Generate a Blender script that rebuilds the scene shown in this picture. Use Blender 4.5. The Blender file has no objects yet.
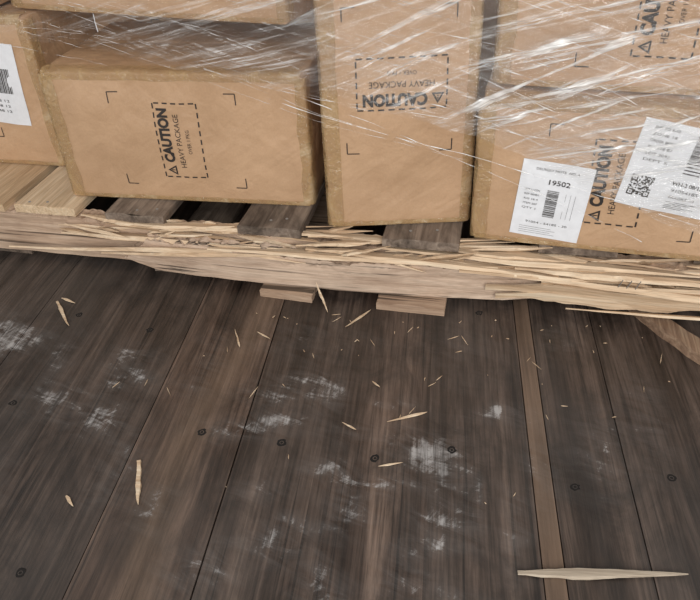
import bpy, math, random
from mathutils import Vector, Matrix, noise
random.seed(7)
scene = bpy.context.scene
try:
    scene.view_settings.view_transform = 'Standard'
except Exception:
    pass

# ------------------------------------------------------------------ helpers
def link(o, parent=None):
    scene.collection.objects.link(o)
    if parent: o.parent = parent
    return o

def empty(name, loc=(0, 0, 0), rz=0.0):
    e = bpy.data.objects.new(name, None)
    e.empty_display_size = 0.05
    e.location = loc
    e.rotation_euler = (0, 0, rz)
    return link(e)

def mesh_obj(name, verts, faces, mat, parent=None, smooth=False, tones=None, attrs=None):
    me = bpy.data.meshes.new(name)
    me.from_pydata([tuple(v) for v in verts], [], faces)
    me.update()
    if smooth:
        for p in me.polygons: p.use_smooth = True
    if mat is not None: me.materials.append(mat)
    if tones is not None:
        a = me.attributes.new('tone', 'FLOAT', 'POINT')
        a.data.foreach_set('value', tones)
    if attrs:
        for k, vals in attrs.items():
            a = me.attributes.new(k, 'FLOAT', 'POINT')
            a.data.foreach_set('value', vals)
    o = bpy.data.objects.new(name, me)
    return link(o, parent)

class NT:
    def __init__(self, name):
        self.m = bpy.data.materials.new(name); self.m.use_nodes = True
        self.t = self.m.node_tree; self.t.nodes.clear()
        self.out = self.n('ShaderNodeOutputMaterial')
    def n(self, typ, **kw):
        nd = self.t.nodes.new(typ)
        for k, v in kw.items(): setattr(nd, k, v)
        return nd
    def l(self, a, b): self.t.links.new(a, b)
    def coords(self, scale=(1, 1, 1), rot=(0, 0, 0), kind='Object', addz=None):
        tc = self.n('ShaderNodeTexCoord'); mp = self.n('ShaderNodeMapping')
        mp.inputs['Scale'].default_value = scale; mp.inputs['Rotation'].default_value = rot
        src = tc.outputs[kind]
        if addz is not None:
            va = self.n('ShaderNodeVectorMath', operation='ADD')
            cx = self.n('ShaderNodeCombineXYZ')
            mu = self.math('MULTIPLY', addz, 37.0)
            self.l(mu, cx.inputs[1]); self.l(mu, cx.inputs[2])
            self.l(src, va.inputs[0]); self.l(cx.outputs[0], va.inputs[1]); src = va.outputs[0]
        self.l(src, mp.inputs['Vector'])
        return mp.outputs[0]
    def rotscale(self, scale, ang, rz=0.0):
        tc = self.n('ShaderNodeTexCoord'); m1 = self.n('ShaderNodeMapping'); m2 = self.n('ShaderNodeMapping')
        m1.inputs['Rotation'].default_value = (0, ang, rz); m2.inputs['Scale'].default_value = scale
        self.l(tc.outputs['Object'], m1.inputs[0]); self.l(m1.outputs[0], m2.inputs[0]); return m2.outputs[0]
    def noise(self, vec, scale=1.0, detail=4.0, rough=0.55, dist=0.0):
        nd = self.n('ShaderNodeTexNoise')
        nd.inputs['Scale'].default_value = scale; nd.inputs['Detail'].default_value = detail
        nd.inputs['Roughness'].default_value = rough; nd.inputs['Distortion'].default_value = dist
        self.l(vec, nd.inputs['Vector']); return nd.outputs[0]
    def ramp(self, fac, stops):
        nd = self.n('ShaderNodeValToRGB'); el = nd.color_ramp.elements
        while len(el) < len(stops): el.new(0.5)
        for e, (p, c) in zip(el, stops):
            e.position = p
            e.color = (c[0], c[1], c[2], 1) if isinstance(c, (tuple, list)) else (c, c, c, 1)
        self.l(fac, nd.inputs[0]); return nd.outputs[0]
    def math(self, op, a, b=None, clamp=False):
        nd = self.n('ShaderNodeMath', operation=op); nd.use_clamp = clamp
        for i, v in enumerate((a, b)):
            if v is None: continue
            if isinstance(v, (int, float)): nd.inputs[i].default_value = v
            else: self.l(v, nd.inputs[i])
        return nd.outputs[0]
    def mix(self, fac, a, b, blend='MIX'):
        nd = self.n('ShaderNodeMix', data_type='RGBA', blend_type=blend)
        for s, v in ((nd.inputs[0], fac), (nd.inputs[6], a), (nd.inputs[7], b)):
            if isinstance(v, (int, float)): s.default_value = v
            elif isinstance(v, (tuple, list)): s.default_value = (v[0], v[1], v[2], 1)
            else: self.l(v, s)
        return nd.outputs[2]
    def attr(self, name):
        nd = self.n('ShaderNodeAttribute'); nd.attribute_name = name; return nd.outputs['Fac']
    def bsdf(self, color=None, rough=0.6, spec=0.5, bump=None, bstr=0.3, bdist=0.002, coat=0.0):
        b = self.n('ShaderNodeBsdfPrincipled')
        if isinstance(color, (tuple, list)): b.inputs['Base Color'].default_value = (*color[:3], 1)
        elif color is not None: self.l(color, b.inputs['Base Color'])
        if isinstance(rough, (int, float)): b.inputs['Roughness'].default_value = rough
        else: self.l(rough, b.inputs['Roughness'])
        b.inputs['Specular IOR Level'].default_value = spec
        if coat:
            b.inputs['Coat Weight'].default_value = coat; b.inputs['Coat Roughness'].default_value = 0.20
        if bump is not None:
            bp = self.n('ShaderNodeBump'); bp.inputs['Strength'].default_value = bstr
            bp.inputs['Distance'].default_value = bdist
            self.l(bump, bp.inputs['Height']); self.l(bp.outputs[0], b.inputs['Normal'])
            if coat: self.l(bp.outputs[0], b.inputs['Coat Normal'])
        return b
    def done(self, sh):
        self.l(sh.outputs[0], self.out.inputs[0]); return self.m

# ------------------------------------------------------------------ materials
def mat_carton():
    t = NT('corrugated_cardboard')
    c = t.coords((1, 1, 1)); big = t.noise(c, 4, 4, 0.6)
    fib = t.noise(t.coords((1, 1, 1)), 300, 2)
    rub = t.noise(c, 18, 5, 0.7, 0.5)
    col = t.ramp(big, [(0.3, (0.45, 0.282, 0.163)), (0.7, (0.57, 0.368, 0.222))])
    col = t.mix(0.12, col, t.ramp(fib, [(0.3, 0.4), (0.7, 1.0)]), 'MULTIPLY')
    col = t.mix(0.35, col, t.ramp(rub, [(0.3, (0.78, 0.73, 0.68)), (0.6, (1, 1, 1))]), 'MULTIPLY')
    cr = t.noise(c, 13, 3, 0.5, 0.6)
    cr2 = t.noise(c, 45, 3, 0.5, 1.5)
    cr3 = t.noise(t.rotscale((3, 3, 26), .6), 1, 3, 0.5, 0.8)
    h = t.math('ADD', t.math('ADD', cr, t.math('MULTIPLY', cr2, 0.15)), t.math('MULTIPLY', cr3, 0.5))
    return t.done(t.bsdf(col, 0.55, 0.35, h, 0.6, 0.009, coat=0.5))

def mat_tape():
    t = NT('clear_packing_tape')
    c = t.coords(); n = t.noise(c, 16, 5, 0.6, 1.0); w = t.noise(c, 60, 4, 0.6, 1.5)
    col = t.ramp(n, [(0.3, (0.40, 0.24, 0.10)), (0.55, (0.54, 0.36, 0.17)), (0.75, (0.70, 0.54, 0.34))])
    b = t.bsdf(col, 0.14, 0.9, w, 1.0, 0.005)
    tr = t.n('ShaderNodeBsdfTransparent'); m = t.n('ShaderNodeMixShader')
    t.l(t.ramp(n, [(0.3, 0.3), (0.7, 0.7)]), m.inputs[0]); t.l(tr.outputs[0], m.inputs[1]); t.l(b.outputs[0], m.inputs[2])
    return t.done(m)

def mat_flat(name, c, rough=0.6):
    t = NT(name)
    n = t.noise(t.coords(), 90, 3)
    col = t.mix(0.25, c, t.ramp(n, [(0.3, 0.7), (0.7, 1.0)]), 'MULTIPLY')
    return t.done(t.bsdf(col, rough, 0.4))

def mat_fresh_wood(name='fresh_split_wood', lo=(0.50, 0.34, 0.21), mid=(0.72, 0.54, 0.37), hi=(0.86, 0.72, 0.54), axis='x', dark=0.0):
    t = NT(name)
    tone = t.attr('tone')
    sc = (4, 90, 90) if axis == 'x' else (90, 4, 90)
    g = t.noise(t.coords(sc, addz=tone), 1, 6, 0.65, 0.6)
    f = t.noise(t.coords(tuple(s * 4 for s in sc), addz=tone), 1, 3)
    col = t.ramp(g, [(0.30, lo), (0.5, mid), (0.70, hi)])
    col = t.mix(0.40, col, t.ramp(f, [(0.35, 0.5), (0.65, 1.0)]), 'MULTIPLY')
    if dark:
        ck = t.noise(t.coords((1.6, 60, 130) if axis == 'x' else (60, 1.6, 130)), 1, 3, 0.5, 0.3)
        col = t.mix(dark, col, t.ramp(ck, [(0.33, 0.08), (0.39, 1.0)]), 'MULTIPLY')
        st = t.noise(t.coords((3, 3, 3)), 3, 4)
        col = t.mix(0.5, col, t.ramp(st, [(0.35, (0.62, 0.57, 0.55)), (0.6, (1, 1, 1))]), 'MULTIPLY')
    col = t.mix(0.85, col, t.ramp(tone, [(0.0, (0.42, 0.34, 0.28)), (0.5, (0.82, 0.76, 0.70)), (1.0, (1, 1, 1))]), 'MULTIPLY')
    return t.done(t.bsdf(col, 0.7, 0.3, g, 0.6, 0.003))

def mat_grey_wood():
    t = NT('weathered_grey_wood')
    tone = t.attr('tone')
    g = t.noise(t.coords((60, 4, 60), addz=tone), 1, 6, 0.65, 0.5)
    b = t.noise(t.coords((14, 9, 9), addz=tone), 1, 5, 0.65, 0.5)
    col = t.ramp(g, [(0.3, (0.09, 0.065, 0.05)), (0.5, (0.21, 0.16, 0.125)), (0.72, (0.36, 0.285, 0.225))])
    col = t.mix(0.8, col, t.ramp(b, [(0.36, 0.35), (0.56, 1.0)]), 'MULTIPLY')
    return t.done(t.bsdf(col, 0.8, 0.2, g, 0.7, 0.003))

def mat_floor():
    t = NT('worn_hardwood_floor')
    tone = t.attr('tone'); dust = t.attr('dust'); warm = t.attr('warm')
    g = t.noise(t.coords((24, 1.3, 1), addz=tone), 1, 8, 0.68, 0.9)
    f = t.noise(t.coords((210, 7, 1), addz=tone), 1, 5, 0.65, 0.2)
    blot = t.noise(t.coords((10, 5, 1)), 1, 7, 0.7, 0.9)
    pat = t.noise(t.coords((3.0, 1.4, 1)), 1, 5, 0.65)
    crk = t.noise(t.coords((120, 1.6, 1), addz=tone), 1, 3, 0.5, 0.4)
    col = t.ramp(g, [(0.27, (0.017, 0.0115, 0.009)), (0.44, (0.050, 0.036, 0.029)), (0.58, (0.104, 0.077, 0.063)), (0.75, (0.20, 0.152, 0.124))])
    col = t.mix(0.7, col, t.ramp(f, [(0.36, 0.22), (0.58, 1.0)]), 'MULTIPLY')
    col = t.mix(0.9, col, t.ramp(blot, [(0.34, 0.34), (0.52, 1.0), (0.72, 1.4)]), 'MULTIPLY')
    col = t.mix(0.8, col, t.ramp(crk, [(0.31, 0.12), (0.37, 1.0)]), 'MULTIPLY')
    col = t.mix(0.85, col, t.ramp(tone, [(0.0, (0.64, 0.63, 0.63)), (0.5, (1.0, 0.93, 0.88)), (1.0, (1.36, 1.14, 1.0))]), 'MULTIPLY')
    col = t.mix(t.math('MULTIPLY', t.ramp(pat, [(0.42, 0.0), (0.70, 1.0)]), 0.26), col, (0.15, 0.133, 0.122))
    col = t.mix(t.math('MULTIPLY', warm, 0.8), col, t.ramp(g, [(0.3, (0.12, 0.076, 0.048)), (0.7, (0.34, 0.23, 0.158))]))
    s1 = t.noise(t.rotscale((36, 13, 1), 0, 0.7), 1, 8, 0.76, 1.0)
    s2 = t.noise(t.rotscale((13, 44, 1), 0, 0.35), 1, 7, 0.72, 0.8)
    s3 = t.noise(t.coords((60, 5, 1), addz=tone), 1, 6, 0.7, 0.3)
    s = t.math('ADD', t.math('ADD', t.math('MULTIPLY', s1, 0.4), t.math('MULTIPLY', s2, 0.35)), t.math('MULTIPLY', s3, 0.25))
    thr = t.math('SUBTRACT', 0.640, t.math('MULTIPLY', dust, 0.170))
    m = t.math('MULTIPLY', t.math('SUBTRACT', s, thr), 13.0, True)
    m = t.math('MULTIPLY', m, t.ramp(f, [(0.36, 0.12), (0.53, 0.95)]))
    m = t.math('MULTIPLY', m, t.ramp(g, [(0.32, 0.45), (0.55, 1.0)]))
    m = t.math('MULTIPLY', m, t.math('MULTIPLY', dust, 2.6, True))
    m = t.math('ADD', m, t.math('MULTIPLY', t.math('MULTIPLY', dust, 0.16), t.ramp(s2, [(0.4, 0.0), (0.62, 1.0)])), True)
    col = t.mix(t.math('MULTIPLY', m, 0.78), col, (0.48, 0.47, 0.465))
    h = t.math('ADD', g, t.math('MULTIPLY', f, 0.5))
    return t.done(t.bsdf(col, t.ramp(g, [(0.3, 0.36), (0.7, 0.56)]), 0.45, h, 0.5, 0.002))

def mat_film():
    t = NT('stretch_film_plastic')
    a = 0.30
    n1 = t.noise(t.rotscale((2.6, 1, 60), a), 1, 6, 0.62, 0.6)
    n2 = t.noise(t.rotscale((6, 1, 230), a * .8), 1, 4, 0.6, 0.5)
    n3 = t.noise(t.rotscale((5, 1, 90), -.30), 1, 4, 0.6, 0.8)
    n4 = t.noise(t.rotscale((2.2, 1, 40), .45), 1, 5, 0.6, 0.8)
    big = t.noise(t.coords((5, 4, 7)), 1, 3)
    st = t.math('MULTIPLY', t.ramp(n1, [(0.49, 0.0), (0.66, 1.0)]), t.ramp(n2, [(0.44, 0.0), (0.62, 1.0)]))
    st2 = t.math('MULTIPLY', t.ramp(n3, [(0.58, 0.0), (0.69, 0.8)]), t.ramp(n2, [(0.44, 0.1), (0.6, 1.0)]))
    st3 = t.math('MULTIPLY', t.ramp(n4, [(0.57, 0.0), (0.65, 0.7)]), t.ramp(big, [(0.45, 0.0), (0.60, 1.0)]))
    haze = t.math('MULTIPLY', t.ramp(big, [(0.35, 0.2), (0.65, 1.0)]), 0.09)
    fac = t.math('ADD', t.math('MULTIPLY', t.math('ADD', t.math('ADD', st, st2, True), st3, True), 0.88), haze, True)  # opaque white streaks and haze paint crease highlights into the film
    fac = t.math('MULTIPLY', fac, t.attr('cover'), True)
    b = t.bsdf((0.88, 0.87, 0.86), 0.15, 0.9, n1, 0.9, 0.006)
    tr = t.n('ShaderNodeBsdfTransparent'); m = t.n('ShaderNodeMixShader')
    t.l(fac, m.inputs[0]); t.l(tr.outputs[0], m.inputs[1]); t.l(b.outputs[0], m.inputs[2])
    gl = t.n('ShaderNodeBsdfGlossy'); gl.inputs['Roughness'].default_value = 0.10
    bp = t.n('ShaderNodeBump'); bp.inputs['Strength'].default_value = 1.0; bp.inputs['Distance'].default_value = 0.012
    t.l(t.math('ADD', n1, t.math('ADD', n3, n4)), bp.inputs['Height']); t.l(bp.outputs[0], gl.inputs['Normal'])
    m2 = t.n('ShaderNodeMixShader'); t.l(t.math('MULTIPLY', t.attr('cover'), 0.08), m2.inputs[0]); t.l(m.outputs[0], m2.inputs[1]); t.l(gl.outputs[0], m2.inputs[2])
    return t.done(m2)

def mat_strand():
    t = NT('film_strand_plastic')
    n = t.noise(t.coords(), 30, 4)
    b = t.bsdf((0.92, 0.92, 0.92), 0.2, 0.8)
    tr = t.n('ShaderNodeBsdfTransparent'); m = t.n('ShaderNodeMixShader')
    t.l(t.ramp(n, [(0.42, 0.0), (0.62, 0.8)]), m.inputs[0]); t.l(tr.outputs[0], m.inputs[1]); t.l(b.outputs[0], m.inputs[2])
    return t.done(m)

M_CARTON = mat_carton(); M_TAPE = mat_tape()
M_INK = mat_flat('black_print_ink', (0.035, 0.028, 0.025), 0.6)
M_PAPER = mat_flat('white_label_paper', (0.78, 0.79, 0.82), 0.45)
M_FRESH = mat_fresh_wood(); M_FRESHY = mat_fresh_wood('pale_deck_wood', (0.50, 0.35, 0.21), (0.70, 0.52, 0.34), (0.82, 0.66, 0.47), 'y')
M_STR = mat_fresh_wood('stringer_wood', (0.46, 0.33, 0.24), (0.64, 0.485, 0.37), (0.76, 0.61, 0.48), dark=.85)
M_GREY = mat_grey_wood(); M_FLOOR = mat_floor()
M_BROWN = mat_fresh_wood('brown_broken_wood', (0.15, 0.09, 0.058), (0.28, 0.18, 0.12), (0.42, 0.30, 0.2), 'y')
M_FILM = mat_film()
M_STRAND = mat_strand()
M_STEEL = mat_flat('steel', (0.25, 0.24, 0.23), 0.35)
M_DARK = mat_flat('dark_underlay', (0.012, 0.010, 0.009), 0.9)
M_SEAM = mat_flat('flap_seam_shadow', (0.16, 0.10, 0.06), 0.9)

# ------------------------------------------------------------------ floor
edges = [-1.9, -1.72, -1.52, -1.33, -1.14, -.96, -.785, -.63, -.465, -.297, -.14, .0, .155, .184, .295, .44, .6, .78, .96, 1.14, 1.32, 1.5]
tight = {-.63, -.14, .0, .44}
scuffs = [(-.208, .896, .05, .018, 1.0), (-.271, .854, .05, .018, 1), (-.17, .86, .03, .03, .7), (-.012, .742, .035, .035, 1.0), (.03, .72, .018, .05, .7), (-.146, .702, .04, .02, .9),
          (-.107, .632, .03, .035, .9), (-.244, .656, .04, .02, .7), (.021, .626, .03, .025, 1.0), (-.03, .528, .03, .03, .8), (-.132, .505, .03, .03, .9),
          (-.296, .519, .04, .03, .9), (.114, .837, .035, .015, 1.1), (-.783, .966, .05, .035, 1.2), (-.84, 1.0, .04, .04, 1.0), (-.632, .815, .05, .035, .9), (-.527, .873, .05, .025, .9),
          (-.543, .775, .04, .03, .9), (-.552, .939, .04, .03, .8), (.232, 1.034, .03, .04, .6), (.168, .727, .02, .07, .6), (.262, .774, .04, .08, .6),
          (-.303, .771, .05, .02, .9), (-.7, .62, .06, .08, .5), (-.1, .78, .10, .03, .5), (.05, 1.0, .1, .1, .3), (-.25, 1.0, .12, .06, .4),
          (-.06, .68, .06, .010, .8), (.0, .58, .05, .010, .8), (-.18, .60, .05, .010, .7), (.07, .69, .012, .06, .8), (-.2, .56, .05, .02, .7), (-.25, .80, .04, .015, .8), (.05, .50, .03, .02, .8),
          (.35, .85, .03, .1, .5), (-.4, .9, .03, .08, .5), (-.68, .9, .02, .06, .7), (-.48, .68, .03, .06, .6), (.12, .62, .015, .06, .7), (-.4, .62, .03, .04, .6), (-.05, .85, .04, .012, .8)]
def dust_at(x, y):
    s = 0
    xx = x + .020 * noise.noise(Vector((x * 22, y * 22, 1))); yy = y + .020 * noise.noise(Vector((x * 22, y * 22, 8)))
    for cx, cy, rx, ry, w in scuffs:
        d = ((xx - cx) / (rx * 1.2)) ** 2 + ((yy - cy) / (ry * 1.2)) ** 2
        if d < 6: s += w * math.exp(-d)
    return min(s, 1.05)
V = []; Fc = []; tones = []; dusts = []; warms = []
y0, y1, ny = -0.35, 2.75, 310
for i in range(len(edges) - 1):
    ga = .0001 if edges[i] in tight else (.0013 if edges[i] in (-.297,) else .0008)
    gb = .0001 if edges[i + 1] in tight else (.0013 if edges[i + 1] in (-.297,) else .0008)
    a = edges[i] + ga; b = edges[i + 1] - gb
    nx = max(2, int((b - a) / 0.011)); tone = .3 + .4 * random.random()
    warm = 0.0
    if i == edges.index(.155): warm = 0.9; tone = .8
    if edges[i] in (-.465,): tone = .80
    if edges[i] in (-1.14, -.96, -.785): tone = .14
    if edges[i] == -.63: tone = .34
    if edges[i] == -.297: tone = .5
    if edges[i] == -.14: tone = .62
    if edges[i] == .0: tone = .48
    if edges[i] in (.184,): tone = .5
    xs = [a - 0, *[a + (b - a) * k / nx for k in range(nx + 1)], b]
    base = len(V); cols = nx + 3
    for j in range(ny + 1):
        y = y0 + (y1 - y0) * j / ny
        for k, x in enumerate(xs):
            side = (k == 0 or k == cols - 1)
            edgev = (k == 1 and edges[i] not in tight) or (k == cols - 2 and edges[i + 1] not in tight)
            z = -0.028 if side else (-0.0006 if edgev else 0.0)
            V.append((x, y, z)); tones.append(tone); dusts.append(dust_at(x, y))
            w = warm
            if edges[i] == -.465:
                w = 0.45 * max(0, 1 - abs(x + .36 - 0.03 * math.sin(y * 7)) / 0.05)
            if i == edges.index(.155): w = warm * (.70 + .5 * noise.noise(Vector((x * 10, y * 6, 2))))
            warms.append(max(0, w))
    for j in range(ny):
        for k in range(cols - 1):
            p = base + j * cols + k
            Fc.append((p, p + 1, p + cols + 1, p + cols))
b0 = len(V)
for x, y in ((-1.9, y0), (1.5, y0), (1.5, y1), (-1.9, y1)):
    V.append((x, y, -0.03)); tones.append(0); dusts.append(0); warms.append(0)
Fc.append((b0, b0 + 1, b0 + 2, b0 + 3))
floor = mesh_obj('floor', V, Fc, M_FLOOR, tones=tones, attrs={'dust': dusts, 'warm': warms})

V = []; Fc = []
for (x, y) in [(-.711, .802), (-.539, .493), (-.540, 1.013), (-.364, .762), (-.080, .730), (.037, .756), (.215, .700), (.356, .728), (.089, 1.106), (-.23, .75), (-.7, 1.05)]:
    rs = random.Random(int(x * 1000))
    for (r0, r1, z0, z1) in ((0.0075, 0.0050, 0.0001, 0.0004), (0.0050, 0.0032, 0.0004, -.0001), (.0032, 0, -.0001, .0003)):
        b = len(V); n = 14
        for k in range(n):
            a = 6.283 * k / n; q = rs.uniform(.75, 1.15) if r0 > .007 else 1; V.append((x + r0 * q * math.cos(a), y + r0 * q * math.sin(a), z0))
        for k in range(n):
            a = 6.283 * k / n; V.append((x + r1 * math.cos(a), y + r1 * math.sin(a), z1))
        for k in range(n): Fc.append((b + k, b + (k + 1) % n, b + n + (k + 1) % n, b + n + k))
mesh_obj('floor_screws', V, Fc, M_DARK)

# ------------------------------------------------------------------ boxes
def text_mesh(s, size, bold=0.0):
    cu = bpy.data.curves.new('tmp', 'FONT'); cu.body = s; cu.size = size; cu.offset = bold
    cu.align_x = 'CENTER'; cu.align_y = 'CENTER'; cu.resolution_u = 3
    o = bpy.data.objects.new('tmp', cu); scene.collection.objects.link(o)
    bpy.context.view_layer.update()
    me = bpy.data.meshes.new_from_object(o.evaluated_get(bpy.context.evaluated_depsgraph_get()))
    vs = [(v.co.x, v.co.y) for v in me.vertices]; fs = [tuple(p.vertices) for p in me.polygons]
    bpy.data.objects.remove(o); bpy.data.curves.remove(cu); bpy.data.meshes.remove(me)
    return vs, fs
class Plan:
    def __init__(self): self.v = []; self.f = []
    def rect(self, x0, y0, x1, y1):
        b = len(self.v); self.v += [(x0, y0), (x1, y0), (x1, y1), (x0, y1)]; self.f.append((b, b + 1, b + 2, b + 3))
    def add(self, vf, dx=0, dy=0, fitw=None):
        vs, fs = vf; b = len(self.v)
        if fitw:
            w = max(v[0] for v in vs) - min(v[0] for v in vs); k = fitw / w
            vs = [(x * k, y) for x, y in vs]
        self.v += [(x + dx, y + dy) for x, y in vs]; self.f += [tuple(i + b for i in f) for f in fs]

def graphic_plan():
    p = Plan()
    W, Hh = .155, .088; lw = .0028
    n = 9
    for s in (-1, 1):
        for k in range(n):
            x = -W / 2 + k * W / (n - 1) * 0.93
            p.rect(x, s * Hh / 2 - lw / 2, x + W / n * .62, s * Hh / 2 + lw / 2)
        for k in range(5):
            y = -Hh / 2 + .004 + k * Hh / 5
            p.rect(s * W / 2 - lw / 2, y, s * W / 2 + lw / 2, y + Hh / 5 * .6)
    p.add(text_mesh('CAUTION', .028, .0015), .012, .026, .112)
    cx, cy, r = -.062, .026, .0130
    b = len(p.v)
    for rr in (r, r * .55):
        for a in (90, 210, 330): p.v.append((cx + rr * math.cos(math.radians(a)), cy - .002 + rr * math.sin(math.radians(a))))
    for k in range(3): p.f.append((b + k, b + (k + 1) % 3, b + 3 + (k + 1) % 3, b + 3 + k))
    p.rect(cx - .001, cy - .004, cx + .001, cy + .003); p.rect(cx - .001, cy - .0068, cx + .001, cy - .005)
    p.add(text_mesh('HEAVY PACKAGE', .0155), .0, .0, .112)
    p.add(text_mesh('OVER 1 PKG', .0105), 0, -.019, .050)
    return p
GP = graphic_plan()

def barcode(p, x0, y0, x1, y1, n=34, seed=1, horiz=True):
    rr = random.Random(seed); x = x0 if horiz else y0; end = x1 if horiz else y1; u = (end - x) / (n * 1.9)
    while x < end:
        w = u * rr.choice((1, 1, 2, 3))
        if horiz: p.rect(x, y0, min(x + w, end), y1)
        else: p.rect(x0, x, x1, min(x + w, end))
        x += w + u * rr.choice((1, 1, 2))

def label_plan(kind, w, h):
    p = Plan()
    if kind == 1:
        p.add(text_mesh('DELIVERY NOTE  NO. 4', .006), 0, h * .40, w * .6)
        p.add(text_mesh('19502', .013, .0002), .006, h * .25, w * .30)
        barcode(p, -.010, -.030, .010, .022, 40, 4, horiz=False)
        for k in range(5): p.add(text_mesh(['PCS 1 / CTN', 'REF 00481', 'KG 16.4', 'ITEM 207', 'QTY 1'][k], .005), -.035, .018 - k * .009, .024)
        p.add(text_mesh('91054 - 54185 - 30', .006), 0, -h * .30, w * .6)
        for k in range(3): p.rect(.022 + k * .008, -.03, .0224 + k * .008, .02)
        for k in range(4): p.rect(-.045, -.055 - k * .004, .01 + .008 * (k % 2), -.0545 - k * .004)
    elif kind == 2:
        barcode(p, .010, .020, w * .44, h * .42, 46, 8, horiz=False)
        for k in range(4): p.rect(.010, .016 - k * .006, w * .40 - k * .008, .018 - k * .006)
        for k in range(6): p.add(text_mesh(['SHIP TO 4410', 'ZONE 18', 'ORDER 88201', 'ROUTE B7', 'LOT 3092', 'DEPT 5'][k], .0065), -.038, h * .42 - k * .011, .038)
        rr = random.Random(3); q = 17; s = .036 / q
        ox, oy = -w * .42, -h * .36
        for i in range(q):
            for j in range(q):
                fnd = (i < 5 and j < 5) or (i > q - 6 and j < 5) or (i < 5 and j > q - 6)
                if fnd:
                    a = i if i < 5 else q - 1 - i; bb = j if j < 5 else q - 1 - j
                    on = not ((a in (1, 3) and 1 <= bb <= 3) or (bb in (1, 3) and 1 <= a <= 3))
                else: on = rr.random() < .5
                if on: p.rect(ox + i * s, oy + j * s, ox + (i + 1) * s, oy + (j + 1) * s)
        p.add(text_mesh('WH-2 08/17', .009, .0002), .025, -h * .14, .048)
        p.add(text_mesh('91054185', .008), .025, -h * .22, .042)
        p.add(text_mesh('FRAGILE 1/1', .007), .025, -h * .30, .04)
        for k in range(5): p.rect(.002, -h * .36 - k * .003, .05 - .01 * (k % 3), -h * .36 - k * .003 + .0008)
    else:
        barcode(p, -w * .35, -h * .1, w * .35, h * .2, 40, 5)
        for k in range(3): p.add(text_mesh('REF 0048 12', .008), 0, -h * .2 - k * .012, w * .5)
    return p

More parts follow.
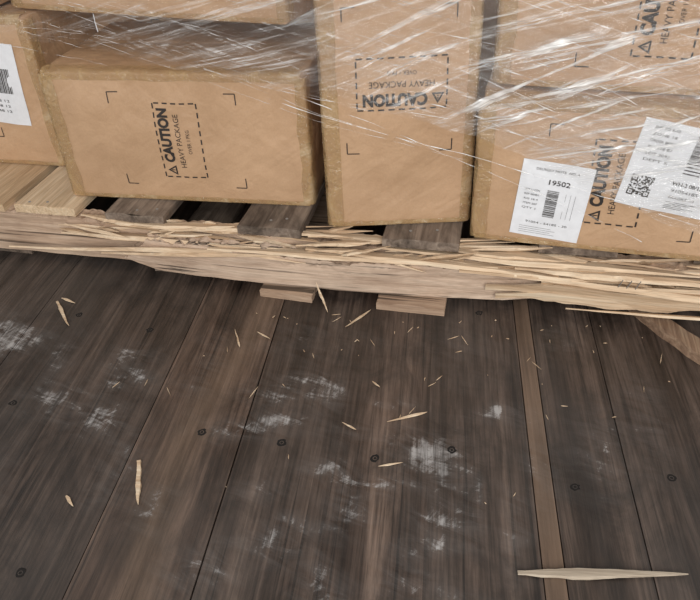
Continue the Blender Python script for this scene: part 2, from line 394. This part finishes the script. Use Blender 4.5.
def carton(name_seed, org, ang, w, h, d, orient='v', labels=(), z=.138, tape=True, bulge=.004, gdx=0.0):
    root = empty('cardboard_box', (org[0], org[1], z), math.radians(ang))
    sd = name_seed * 7.3
    def surf(u, v):
        m = max(0.0, math.sin(math.pi * min(max(u / w, 0), 1))) * max(0.0, math.sin(math.pi * min(max(v / h, 0), 1)))
        m2 = min(1.0, m * 2.5)
        fold = -.0026 * max(0, noise.noise(Vector(((u + v) * 6 + sd, (u - v) * 26, sd)))) * m2
        return -bulge * m + fold + m2 * (.0065 * noise.noise(Vector((u * 7 + sd, v * 7, sd))) + .0018 * noise.noise(Vector((u * 20 + sd, v * 20, sd))))
    r = .0045
    def axis(L, n):
        return [0, r * .3, r] + [r + (L - 2 * r) * k / n for k in range(1, n)] + [L - r, L - r * .3, L]
    X = axis(w, max(8, int(w / .012))); Zs = axis(h, max(8, int(h / .012))); Y = axis(d, 14)
    verts = {}; V = []; Fc = []
    def vid(x, y, z_):
        k = (round(x, 6), round(y, 6), round(z_, 6))
        if k in verts: return verts[k]
        c = Vector((min(max(x, r), w - r), min(max(y, r), d - r), min(max(z_, r), h - r)))
        dd = Vector((x, y, z_)) - c
        P = c + dd.normalized() * r if dd.length > 1e-9 else Vector((x, y, z_))
        if y < 1e-6: P.y += surf(x, z_)
        if y > .01 and z_ > h - 1e-6:
            P.z += .0030 * noise.noise(Vector((x * 7 + sd, y * 7, 3))) - .0018 * (abs(y - d / 2) < .02)
        ex = 1 if (x < .02 or x > w - .02) else 0
        P.x += (.0050 * noise.noise(Vector((z_ * 16, sd, y * 5))) + .0020 * noise.noise(Vector((z_ * 50, sd, y * 5)))) * ex
        if z_ > h - .01: P.z += .0040 * noise.noise(Vector((x * 14, sd, 1.7))) + .0020 * noise.noise(Vector((x * 50, sd, 1.7))) - .0018
        for cx_ in (0, w):
            for cz_ in (0, h):
                dd2 = math.hypot(x - cx_, z_ - cz_)
                if dd2 < .035 and y < .035:
                    P += Vector(((w / 2 - cx_), 0, (h / 2 - cz_))).normalized() * (.010 * (1 - dd2 / .035)) * (.6 + noise.noise(Vector((cx_ * 9, cz_ * 9, sd))))
        P.z = max(P.z, 0.0)
        verts[k] = len(V); V.append(P); return verts[k]
    def grid(A, B, fn, flip):
        for i in range(len(A) - 1):
            for j in range(len(B) - 1):
                q = [vid(*fn(A[i], B[j])), vid(*fn(A[i + 1], B[j])), vid(*fn(A[i + 1], B[j + 1])), vid(*fn(A[i], B[j + 1]))]
                Fc.append(tuple(q[::-1] if flip else q))
    grid(X, Zs, lambda a, b: (a, 0, b), False); grid(X, Zs, lambda a, b: (a, d, b), True)
    grid(Y, Zs, lambda a, b: (0, a, b), True); grid(Y, Zs, lambda a, b: (w, a, b), False)
    grid(X, Y, lambda a, b: (a, b, h), False); grid(X, Y, lambda a, b: (a, b, 0), True)
    mesh_obj('carton_body', V, Fc, M_CARTON, root, smooth=True)
    mesh_obj('flap_seam', [(.003, d / 2 - .0008, h + .0012), (w - .003, d / 2 - .0008, h + .0012), (w - .003, d / 2 + .0008, h + .0012), (.003, d / 2 + .0008, h + .0012)], [(0, 1, 2, 3)], M_SEAM, root)
    def decal(nm, plan, cu_, cv_, rot, off, mat):
        c, s = math.cos(rot), math.sin(rot)
        vs = []
        for a, b in plan.v:
            u = cu_ + a * c - b * s; v = cv_ + a * s + b * c
            vs.append((u, surf(u, v) - off, v))
        return mesh_obj(nm, vs, plan.f, mat, root)
    cx, cy = w / 2, h / 2
    rot = math.pi / 2 if orient == 'v' else math.pi
    bw, bh = (.128, .098) if orient == 'v' else (.094, .126)
    dv = .0 if orient == 'v' else .012
    g = Plan(); g.v = list(GP.v); g.f = list(GP.f)
    decal('printed_caution_mark', g, cx + .004 + gdx, cy + dv, rot, .0011, M_INK)
    bp = Plan(); L = .022; lw = .0020
    for sx in (-1, 1):
        for sy in (-1, 1):
            x, y = sx * bw, sy * bh
            bp.rect(min(x, x - sx * L), y - lw / 2, max(x, x - sx * L), y + lw / 2)
            bp.rect(x - lw / 2, min(y, y - sy * L), x + lw / 2, max(y, y - sy * L))
    decal('printed_corner_brackets', bp, cx + gdx * .6, cy + dv, 0, .0011, M_INK)
    for i, (kind, u, v, lw_, lh_, a) in enumerate(labels):
        p = Plan(); n = 12
        for ii in range(n + 1):
            for jj in range(n + 1):
                p.v.append((-lw_ / 2 + lw_ * ii / n, -lh_ / 2 + lh_ * jj / n))
        for ii in range(n):
            for jj in range(n):
                q = ii * (n + 1) + jj; p.f.append((q, q + n + 1, q + n + 2, q + 1))
        decal('shipping_label_%d' % (i + 1), p, u, v, math.radians(a), .0021, M_PAPER)
        decal('label_print_%d' % (i + 1), label_plan(kind, lw_, lh_), u, v, math.radians(a), .0029, M_INK)
    if tape:
        V = []; Fc = []
        def strip(pts_fn, n, width_segs):
            b = len(V); m = len(width_segs)
            for i in range(n + 1):
                for s in width_segs: V.append(pts_fn(i / n, s))
            for i in range(n):
                for j in range(m - 1):
                    q = b + i * m + j; Fc.append((q, q + m, q + m + 1, q + 1))
        jag = lambda t_, k: .004 * noise.noise(Vector((t_ * 8, k, sd)))
        o = .0016
        def vl(t_, s):
            z_ = .006 + (h - .012) * t_
            if s > 0: u = s + (jag(t_, 1) if s > .01 else 0); return (u, surf(u, z_) - o, z_)
            if s == 0: return (-o * .6, -o * .6, z_)
            return (-o - .0022, -s, z_)
        strip(vl, 26, [-.03, -.006, 0, .006, .028])
        def vr(t_, s):
            x, y, z_ = vl(t_, s)
            if s > 0: return (w - x, surf(w - x, z_) - o, z_)
            return (w - x, y, z_)
        strip(vr, 26, [-.03, -.006, 0, .006, .018])
        def tp(t_, s):
            u = .006 + (w - .012) * t_
            if s > 0: v = h - s + jag(t_, 5) * .6; return (u, surf(u, v) - o, v)
            if s == 0: return (u, -o * .6, h - .001)
            return (u, -s, h + o + .0012)
        strip(tp, 30, [-.03, -.006, 0, .005, .016])
        def bt(t_, s):
            u = .006 + (w - .012) * t_
            if s > 0: v = s + jag(t_, 8) * .6; return (u, surf(u, v) - o, v)
            return (u, 0 - o * .5, .002)
        strip(bt, 30, [0, .005, .012])
        mesh_obj('packing_tape', V, Fc, M_TAPE, root, smooth=True)
    return root

Wd, Hd, Dd = .527, .272, .335
BT = .138
carton(1, (-1.028 - .352, 1.468), -5.0, Wd, Dd, Hd, labels=[(3, .405, .195, .15, .18, -4)])
carton(2, (-.774, 1.285), -2.7, Wd - .002, Hd, Dd)
carton(3, (-.204, 1.180), 7.5, .268, Wd + .01, Dd, orient='h')
carton(4, (.066, 1.156), -8.6, Wd, Hd, Dd, labels=[(1, .134, .092, .120, .148, -4.5), (2, .322, .170, .150, .152, -9)], gdx=-.032)
carton(5, (.088, 1.203), -9.2, Wd, Hd, Dd, z=BT + Hd + .003, gdx=-.015)
carton(6, (-.895, 1.47), -13.0, Wd + .1, Hd, Dd, z=BT + Dd + .004)
carton(7, (-.820, 1.665), -3.5, Wd + .02, Dd, Hd, tape=False)
carton(8, (-.255, 1.62), -3.5, Wd, Dd, Hd, tape=False)
carton(9, (.285, 1.585), -3.5, Wd, Hd, Dd, tape=False)
carton(10, (.32, 1.60), -4, Wd, Hd, Dd, z=BT + Hd + .003, tape=False)
carton(11, (-1.47, 1.48), -5, Wd, Hd, Dd, z=BT + Dd + .004)
carton(12, (-.98, 2.0), -4, Wd, Wd, Hd, tape=False)

# ------------------------------------------------------------------ pallet
PA = math.radians(-5.56)
pal = empty('wooden_pallet', (0, 1.153, 0), PA)
def slat(x0, x1, ya, yb, z0, z1, mat, name, seed, tn=None):
    V = []; Fc = []; n = 24; rr = random.Random(seed)
    m = 10
    for k in range(n + 1):
        y = ya + (yb - ya) * k / n
        wob = .002 * noise.noise(Vector((k * .3, seed, 0)))
        ring = [(x0 + wob, z0), (x0 + wob, z1 - .002), (x0 + .002 + wob, z1)]
        ring += [(x0 + (x1 - x0) * q / 6 + wob, z1) for q in range(1, 6)]
        ring = ring[:8]
        ring += [(x1 + wob, z1 - .001), (x1 + wob, z0)]
        for qi, (x, z_) in enumerate(ring):
            V.append((x, y + (.012 * noise.noise(Vector((x * 70, seed * 3, 1))) if k in (0, n) else 0), z_))
    for k in range(n):
        for j in range(m):
            q = k * m + j; q2 = k * m + (j + 1) % m
            Fc.append((q, q2, q2 + m, q + m))
    Fc.append(tuple(range(m))[::-1]); Fc.append(tuple(n * m + j for j in range(m)))
    t_ = rr.random() if tn is None else tn
    return mesh_obj(name, V, Fc, mat, pal, tones=[t_] * len(V))
tops = [(-1.30, -1.13, .01, M_GREY, .3), (-1.10, -.925, .004, M_FRESHY, .5), (-.90, -.758, .006, M_FRESHY, .95), (-.685, -.555, .002, M_GREY, .2), (-.392, -.262, -.006, M_GREY, .5), (-.10, .045, -.012, M_GREY, .8), (.19, .33, .012, M_GREY, .4), (.46, .60, .012, M_GREY, .6)]
for i, (a, b, y, m, tn) in enumerate(tops): slat(a, b, y, 1.0, .118, .137, m, 'deck_board_%d' % (i + 1), i + 1, tn)
bots = [(-1.02, -.91, 0.02, M_GREY, .3), (-.60, -.50, .0, M_GREY, .4), (-.345, -.235, -.055, M_STR, .40), (-.105, .028, -.060, M_STR, .33), (.24, .33, .05, M_GREY, .3)]  # left boards use dark wood to paint in the shade beneath the pallet
for i, (a, b, y, m, tn) in enumerate(bots): slat(a, b, y, 1.0, 0.0005, .0175, m, 'bottom_board_%d' % (i + 1), i + 20, tn)

def loft(name, samples, mat, jag=0.0, seed=0, tone=.6):
    V = []; Fc = []; tn = []; n = 420
    rows = 11
    for k in range(n + 1):
        t_ = k / n; x, yf, yb, zb, zt = samples(t_)
        j1 = jag * (noise.noise(Vector((x * 20, seed, 0))) + .8 * noise.noise(Vector((x * 70, seed, 5))))
        j2 = jag * .3 * noise.noise(Vector((x * 15, seed, 9)))
        zt2 = max(zb + .002, zt + j1)
        ring = []
        for r_ in range(rows):
            f = r_ / (rows - 1)
            zz = zb + j2 + (zt2 - zb - j2) * f
            up_ = max(0, (f - .45) / .55)
            rid = .0008 * noise.noise(Vector((x * 5, zz * 160, seed))) + (.012 * up_ * max(0, noise.noise(Vector((x * 6, zz * 70, seed + 4)))) * min(1, jag * 150))
            ring.append((x, yf + rid, zz))
        ring.append((x, (yf + yb) / 2, zt2 + jag * .9 * noise.noise(Vector((x * 60, seed, 12)))))
        ring.append((x, yb, zt2 + jag * .5)); ring.append((x, yb, zb))
        V += ring
        tn += [tone] * len(ring)
    m = rows + 3
    for k in range(n):
        for j in range(m):
            q = k * m + j; q2 = k * m + (j + 1) % m
            Fc.append((q, q + m, q2 + m, q2))
    Fc.append(tuple(range(m))); Fc.append(tuple(n * m + j for j in range(m))[::-1])
    return mesh_obj(name, V, Fc, mat, pal, tones=tn)
def back_piece(t_):
    x = -1.30 + 1.92 * t_
    dmg = max(0, min(1, (x + .80) * 6)) * max(0, min(1, (.60 - x) * 10))
    return (x, .008, .042, .018 + .030 * max(0, min(1, (x - .22) / .25)), .1165 - .012 * dmg)
loft('stringer_front_core', back_piece, M_STR, .007, 3, .55)
def front_piece(t_):
    x = -.655 + .93 * t_
    bow = -.030 * math.sin(math.pi * min(1, t_ * .9 + .12))
    end = min(1, t_ * 14) * min(1, (1 - t_) * 5)
    return (x, bow - .004, .004 + bow * .4, .019 + (1 - min(1, t_ * 12)) * .02 + .02 * max(0, (t_ - .85) / .15), .032 + .058 * (end ** .6) + .005 * math.sin(x * 11))
loft('stringer_split_face', front_piece, M_STR, .010, 8, .85)
for i, y in enumerate((.48, .93)):
    loft('stringer_%d' % (i + 2), (lambda yy: (lambda t_: (-1.30 + 1.92 * t_, yy, yy + .04, .018, .1175)))(y), M_STR, 0.0, 11 + i, .4)

SV = []; SF = []; ST = []
def shard(V, Fc, T, p0, p1, w, th, seed, roll=0.0, tone=None, blunt=.0, rag=.5):
    rr = random.Random(seed); p0 = Vector(p0); p1 = Vector(p1); ax = (p1 - p0); L = ax.length; ax.normalize()
    up = Vector((0, 0, 1)); side = ax.cross(up)
    if side.length < .01: side = Vector((1, 0, 0))
    side.normalize(); up = side.cross(ax)
    c, s = math.cos(roll), math.sin(roll); side, up = side * c + up * s, up * c - side * s
    n = 22 if L > .05 else 8; b = len(V); tn = rr.random() if tone is None else tone
    ph = rr.random() * 9; peak = rr.uniform(.2, .8)
    for k in range(n + 1):
        t_ = k / n
        tap = min(1, (t_ / peak) ** .6 if t_ < peak else ((1 - t_) / (1 - peak)) ** .6)
        tap = max(tap, blunt if t_ < .5 else .06)
        c0 = p0 + ax * (L * t_) + side * (.25 * w * noise.noise(Vector((t_ * 3, ph, 0)))) + up * (.4 * th * noise.noise(Vector((t_ * 2.0, ph, 4))))
        wl = w * .5 * tap * (1 + rag * noise.noise(Vector((t_ * 6, ph, 1))) + rag * .5 * noise.noise(Vector((t_ * 20, ph, 1))))
        wr = w * .5 * tap * (1 + rag * noise.noise(Vector((t_ * 6, ph, 2))) + rag * .5 * noise.noise(Vector((t_ * 20, ph, 2))))
        h_ = th * .5 * max(tap, .25)
        V += [c0 - side * wl - up * h_, c0 + side * wr - up * h_, c0 + side * wr * .8 + up * h_, c0 - side * wl * .8 + up * h_]
        T += [tn] * 4
    for k in range(n):
        for j in range(4):
            q = b + k * 4 + j; q2 = b + k * 4 + (j + 1) % 4
            Fc.append((q, q2, q2 + 4, q + 4))
    Fc.append((b + 3, b + 2, b + 1, b)); Fc.append(tuple(b + n * 4 + j for j in range(4)))
rr = random.Random(21)
for i in range(130):
    x = rr.uniform(-.82, .54); L = rr.choice((.04, .06, .10, .15, .22)) * rr.uniform(.7, 1.3); y = rr.uniform(-.030, .03); z_ = .100 + rr.uniform(-.006, .014) + (.006 if y > 0 else -.010)
    if x > .3: z_ -= rr.uniform(0, .03)
    if y < -.015 and x < -.55: y += .02
    dy = rr.gauss(0, .013); dz = rr.gauss(0, .012)
    shard(SV, SF, ST, (x, y, z_), (x + L, y + dy, max(.08, min(.131, z_ + dz))), rr.uniform(.005, .016), rr.uniform(.003, .007), i + 100, rr.uniform(-.3, 1.0), rr.choice((.25, .5, .85, 1, 1)))
big = [((-.93, -.012, .040), (-.40, -.030, .088), .030, .010, .5), ((-.70, -.020, .050), (-.30, -.034, .088), .026, .010, .6), ((-.80, -.002, .080), (-.2, -.02, .098), .030, .010, .3),
       ((-.45, -.030, .094), (.12, -.026, .098), .028, .009, .2), ((-.25, -.022, .104), (.38, -.026, .088), .032, .009, .15), ((.05, -.030, .092), (.62, -.035, .074), .036, .012, .3),
       ((-.1, -.008, .112), (.5, -.008, .104), .034, .009, .2), ((.10, -.030, .062), (.66, -.030, .068), .044, .014, 1.3), ((.12, -.030, .040), (.52, -.022, .056), .034, .012, 1.4),
       ((.20, -.03, .080), (.7, -.03, .085), .036, .010, .8), ((.25, -.038, .030), (.66, -.050, .048), .012, .005, .4), ((.15, -.02, .100), (.68, -.02, .096), .036, .010, .2),
       ((-.62, .0, .116), (-.36, -.002, .124), .030, .010, .2), ((-.5, .012, .118), (-.2, .004, .120), .030, .010, .1), ((-.75, .015, .118), (-.58, .0, .114), .026, .008, .2),
       ((-.25, .01, .118), (-.08, .01, .116), .03, .008, .1), ((.04, .0, .116), (.24, .0, .112), .03, .008, .1), ((-.56, -.01, .112), (-.40, .0, .130), .02, .007, .3), ((-.27, -.02, .108), (-.12, -.01, .122), .024, .008, .3)]
for i, (a, b, w_, th_, ro) in enumerate(big): shard(SV, SF, ST, a, b, w_, th_, i + 500, ro, .7 + .3 * rr.random(), blunt=.35)
shard(SV, SF, ST, (-.222, -.062, .055), (-.196, -.085, .002), .005, .003, 77, 0, .95)
mesh_obj('stringer_splinters', SV, SF, M_FRESH, pal, tones=ST)
def tol(x, y, z):
    c, s = math.cos(-PA), math.sin(-PA); y -= 1.153
    return (x * c - y * s, x * s + y * c, z)
BV = []; BF = []; BTn = []
shard(BV, BF, BTn, tol(.372, 1.185, .0112), tol(.515, .915, .0112), .044, .018, 970, 0, .95, blunt=.95, rag=.12)
mesh_obj('broken_deck_board', BV, BF, M_BROWN, pal, tones=BTn)
NV = []; NF = []
def rod(V, Fc, a, b, r_):
    a = Vector(a); b = Vector(b); ax = (b - a).normalized(); s = ax.orthogonal().normalized(); u = ax.cross(s); k0 = len(V)
    for P in (a, b):
        for k in range(8):
            V.append(P + s * (r_ * math.cos(k * .785)) + u * (r_ * math.sin(k * .785)))
    for k in range(8): Fc.append((k0 + k, k0 + (k + 1) % 8, k0 + 8 + (k + 1) % 8, k0 + 8 + k))
    Fc.append(tuple(k0 + k for k in range(8))[::-1]); Fc.append(tuple(k0 + 8 + k for k in range(8)))
for x in (.33, .345, .36): rod(NV, NF, (x, -.03, .07), (x + .006, -.050, .112), .0009)
for (x, y) in [(-.62, .02), (-.58, .03), (-.33, .02), (-.3, .03), (-.05, .02), (0, .03), (-.83, .025), (-.87, .02)]: rod(NV, NF, (x, y, .13), (x, y, .1378), .003)
mesh_obj('nails', NV, NF, M_STEEL, pal)

# ------------------------------------------------------------------ loose splinters on the floor
V = []; Fc = []; T = []
S = [(-.763, 1.086, -.702, 1.011, .008, .004, .7), (-.759, 1.100, -.723, 1.085, .005, .003, .3), (-.445, .693, -.416, .613, .009, .004, .8), (-.164, 1.043, -.120, 1.100, .004, .003, 0),
     (-.067, .805, -.003, .832, .0045, .003, 0), (-.074, .713, -.037, .724, .003, .002, 0), (-.374, 1.024, -.352, .972, .004, .003, 0),
     (-.531, .619, -.512, .602, .006, .003, .4), (-.14, .80, -.115, .785, .003, .002, 0), (-.10, .90, -.085, .885, .003, .002, 0), (-.33, 1.02, -.30, 1.0, .003, .002, 0)]
for i, (a, b, c, d, w_, th_, bl) in enumerate(S):
    shard(V, Fc, T, (a, b, th_ * .6 + .0006), (c, d, th_ * .6 + .0006), w_, th_, 900 + i, 0, .95, bl, rag=.25)
rr = random.Random(5)
for i in range(62):
    if i < 42: x = min(.40, rr.gauss(.0, .18)); y = 1.085 - abs(rr.gauss(0, .11))
    else: x = rr.uniform(-.55, .40); y = rr.uniform(.62, 1.05)
    a = rr.gauss(1.3, .9); L = rr.choice((.003, .005, .009, .016, .026)) * rr.uniform(.6, 1.2); w_ = rr.uniform(.0009, .0017)
    dx, dy = L / 2 * math.cos(a), L / 2 * math.sin(a)
    shard(V, Fc, T, (x - dx, y - dy, .0013), (x + dx, y + dy, .0013), w_, .0012, i, 0, rr.uniform(.6, 1))
mesh_obj('wood_splinters', V, Fc, M_FRESH, tones=T)
V = []; Fc = []; T = []
shard(V, Fc, T, (-.108, -.0085, .004), (.108, .0085, .004), .015, .006, 951, 0, .9, .35, rag=.3)
o = mesh_obj('wood_splinter', V, Fc, mat_fresh_wood('pale_splinter_wood', (.30, .24, .18), (.50, .42, .33), (.64, .56, .45)), tones=T)
o.location = (.230, .5575, .0007)

# ------------------------------------------------------------------ stretch film
path = [(-1.38, 1.452), (-.86, 1.33), (-.208, 1.163), (.070, 1.150), (.60, 1.060)]
dcum = [0]
for i in range(1, len(path)): dcum.append(dcum[-1] + math.dist(path[i], path[i - 1]))
def along(s):
    s *= dcum[-1]
    for i in range(1, len(path)):
        if s <= dcum[i] or i == len(path) - 1:
            f = (s - dcum[i - 1]) / (dcum[i] - dcum[i - 1]); return (path[i - 1][0] + f * (path[i][0] - path[i - 1][0]), path[i - 1][1] + f * (path[i][1] - path[i - 1][1]))
def film_low(x):
    pts = [(-1.4, .50), (-.80, .47), (-.50, .44), (-.22, .405), (.06, .35), (.25, .27), (.45, .20), (.61, .15)]
    for i in range(len(pts) - 1):
        if x <= pts[i + 1][0]:
            f = (x - pts[i][0]) / (pts[i + 1][0] - pts[i][0]); return pts[i][1] + f * (pts[i + 1][1] - pts[i][1])
    return pts[-1][1]
filmroot = empty('stretch_film_wrap')
V = []; Fc = []; cov = []
ns, nv = 240, 110
for i in range(ns + 1):
    x, y = along(i / ns)
    lo = film_low(x) + .014 * noise.noise(Vector((x * 7, 0, 2))) + .006 * noise.noise(Vector((x * 25, 0, 2))); hi = .76
    for j in range(nv + 1):
        f = j / nv; z_ = lo + (hi - lo) * f
        q = (x * .30 + z_)
        wv = .006 * noise.noise(Vector((x * 2.5, q * 40, 0))) + .004 * noise.noise(Vector((x * 6, q * 100, 7)))
        V.append((x, y - .008 + max(wv, -.005), z_))
        c_ = .30 + .50 * max(0, min(1, (x + .75) / .5)) + .35 * max(0, min(1, (x - .0) / .2))
        cov.append(c_ * min(1, .35 + .65 * min(1, f * 8)))
for i in range(ns):
    for j in range(nv):
        q = i * (nv + 1) + j; Fc.append((q, q + nv + 1, q + nv + 2, q + 1))
mesh_obj('film_sheet', V, Fc, M_FILM, filmroot, smooth=True, attrs={'cover': cov})
cu = bpy.data.curves.new('film_strands', 'CURVE'); cu.dimensions = '3D'; cu.bevel_depth = .0006; cu.bevel_resolution = 1
rr = random.Random(12)
def strand(s0, s1, z0, z1, rad):
    sp = cu.splines.new('POLY'); n = 60; sp.points.add(n)
    for k in range(n + 1):
        f = k / n; x, y = along(s0 + (s1 - s0) * f)
        z_ = z0 + (z1 - z0) * f + .006 * noise.noise(Vector((f * 5, z0 * 40, 0))) + .002 * noise.noise(Vector((f * 22, z0 * 40, 0)))
        sp.points[k].co = (x, y - .014, z_, 1); sp.points[k].radius = rad * (.2 + 1.6 * abs(noise.noise(Vector((f * 14, z1 * 30, 3)))))
for k in range(10):
    s0 = rr.uniform(.30, .5); z0 = rr.uniform(.43, .60); L = rr.uniform(.12, .4); strand(s0, min(1, s0 + L), z0, z0 - L * rr.uniform(.25, .6), rr.uniform(.4, 1.0))
for k in range(20):
    s0 = rr.uniform(.58, .8); z0 = rr.uniform(.40, .72); L = rr.uniform(.12, .4); strand(s0, min(1, s0 + L), z0, z0 - L * rr.uniform(.3, .8), rr.uniform(.5, 1.3))
for k in range(8):
    s0 = rr.uniform(.2, .4); z0 = rr.uniform(.45, .60); L = rr.uniform(.1, .3); strand(s0, s0 + L, z0, z0 - rr.uniform(-.01, .05), rr.uniform(.4, .9))
strand(.55, .98, .40, .19, 1.6)
cu.materials.append(M_STRAND)
o = bpy.data.objects.new('film_strands', cu); link(o, filmroot)

# ------------------------------------------------------------------ light
w = bpy.data.worlds.new('daylight'); scene.world = w; w.use_nodes = True
nt = w.node_tree; bg = nt.nodes['Background']
tc = nt.nodes.new('ShaderNodeTexCoord'); sx = nt.nodes.new('ShaderNodeSeparateXYZ'); rp = nt.nodes.new('ShaderNodeValToRGB')
nt.links.new(tc.outputs['Generated'], sx.inputs[0]); nt.links.new(sx.outputs[2], rp.inputs[0]); nt.links.new(rp.outputs[0], bg.inputs[0])
rp.color_ramp.elements[0].color = (.87, .86, .85, 1); rp.color_ramp.elements[0].position = 0.15
rp.color_ramp.elements[1].color = (.50, .49, .48, 1); rp.color_ramp.elements[1].position = .75
bg.inputs[1].default_value = .76
def area(name, loc, tgt, size, power, col):
    l = bpy.data.lights.new(name, 'AREA'); l.size = size; l.energy = power; l.color = col
    o = bpy.data.objects.new(name, l); o.location = loc
    o.rotation_euler = (Vector(tgt) - Vector(loc)).to_track_quat('-Z', 'Y').to_euler(); link(o)
area('open_door_daylight', (.4, -2.0, 1.9), (-.1, 1.2, .2), 2.0, 108, (1, .985, .955))

# ------------------------------------------------------------------ camera
cam = bpy.data.cameras.new('camera'); co = link(bpy.data.objects.new('camera', cam))
Rm = Matrix(((0.9925877, -0.0365885, 0.1158917, 0), (0.1147390, 0.5964478, -0.7944086, .0), (-0.0400571, 0.8018175, 0.5962249, .85), (0, 0, 0, 1)))
co.matrix_world = Rm
cam.sensor_width = 36; cam.lens = 36 * 713 / 700
cam.clip_start = .01
scene.camera = co
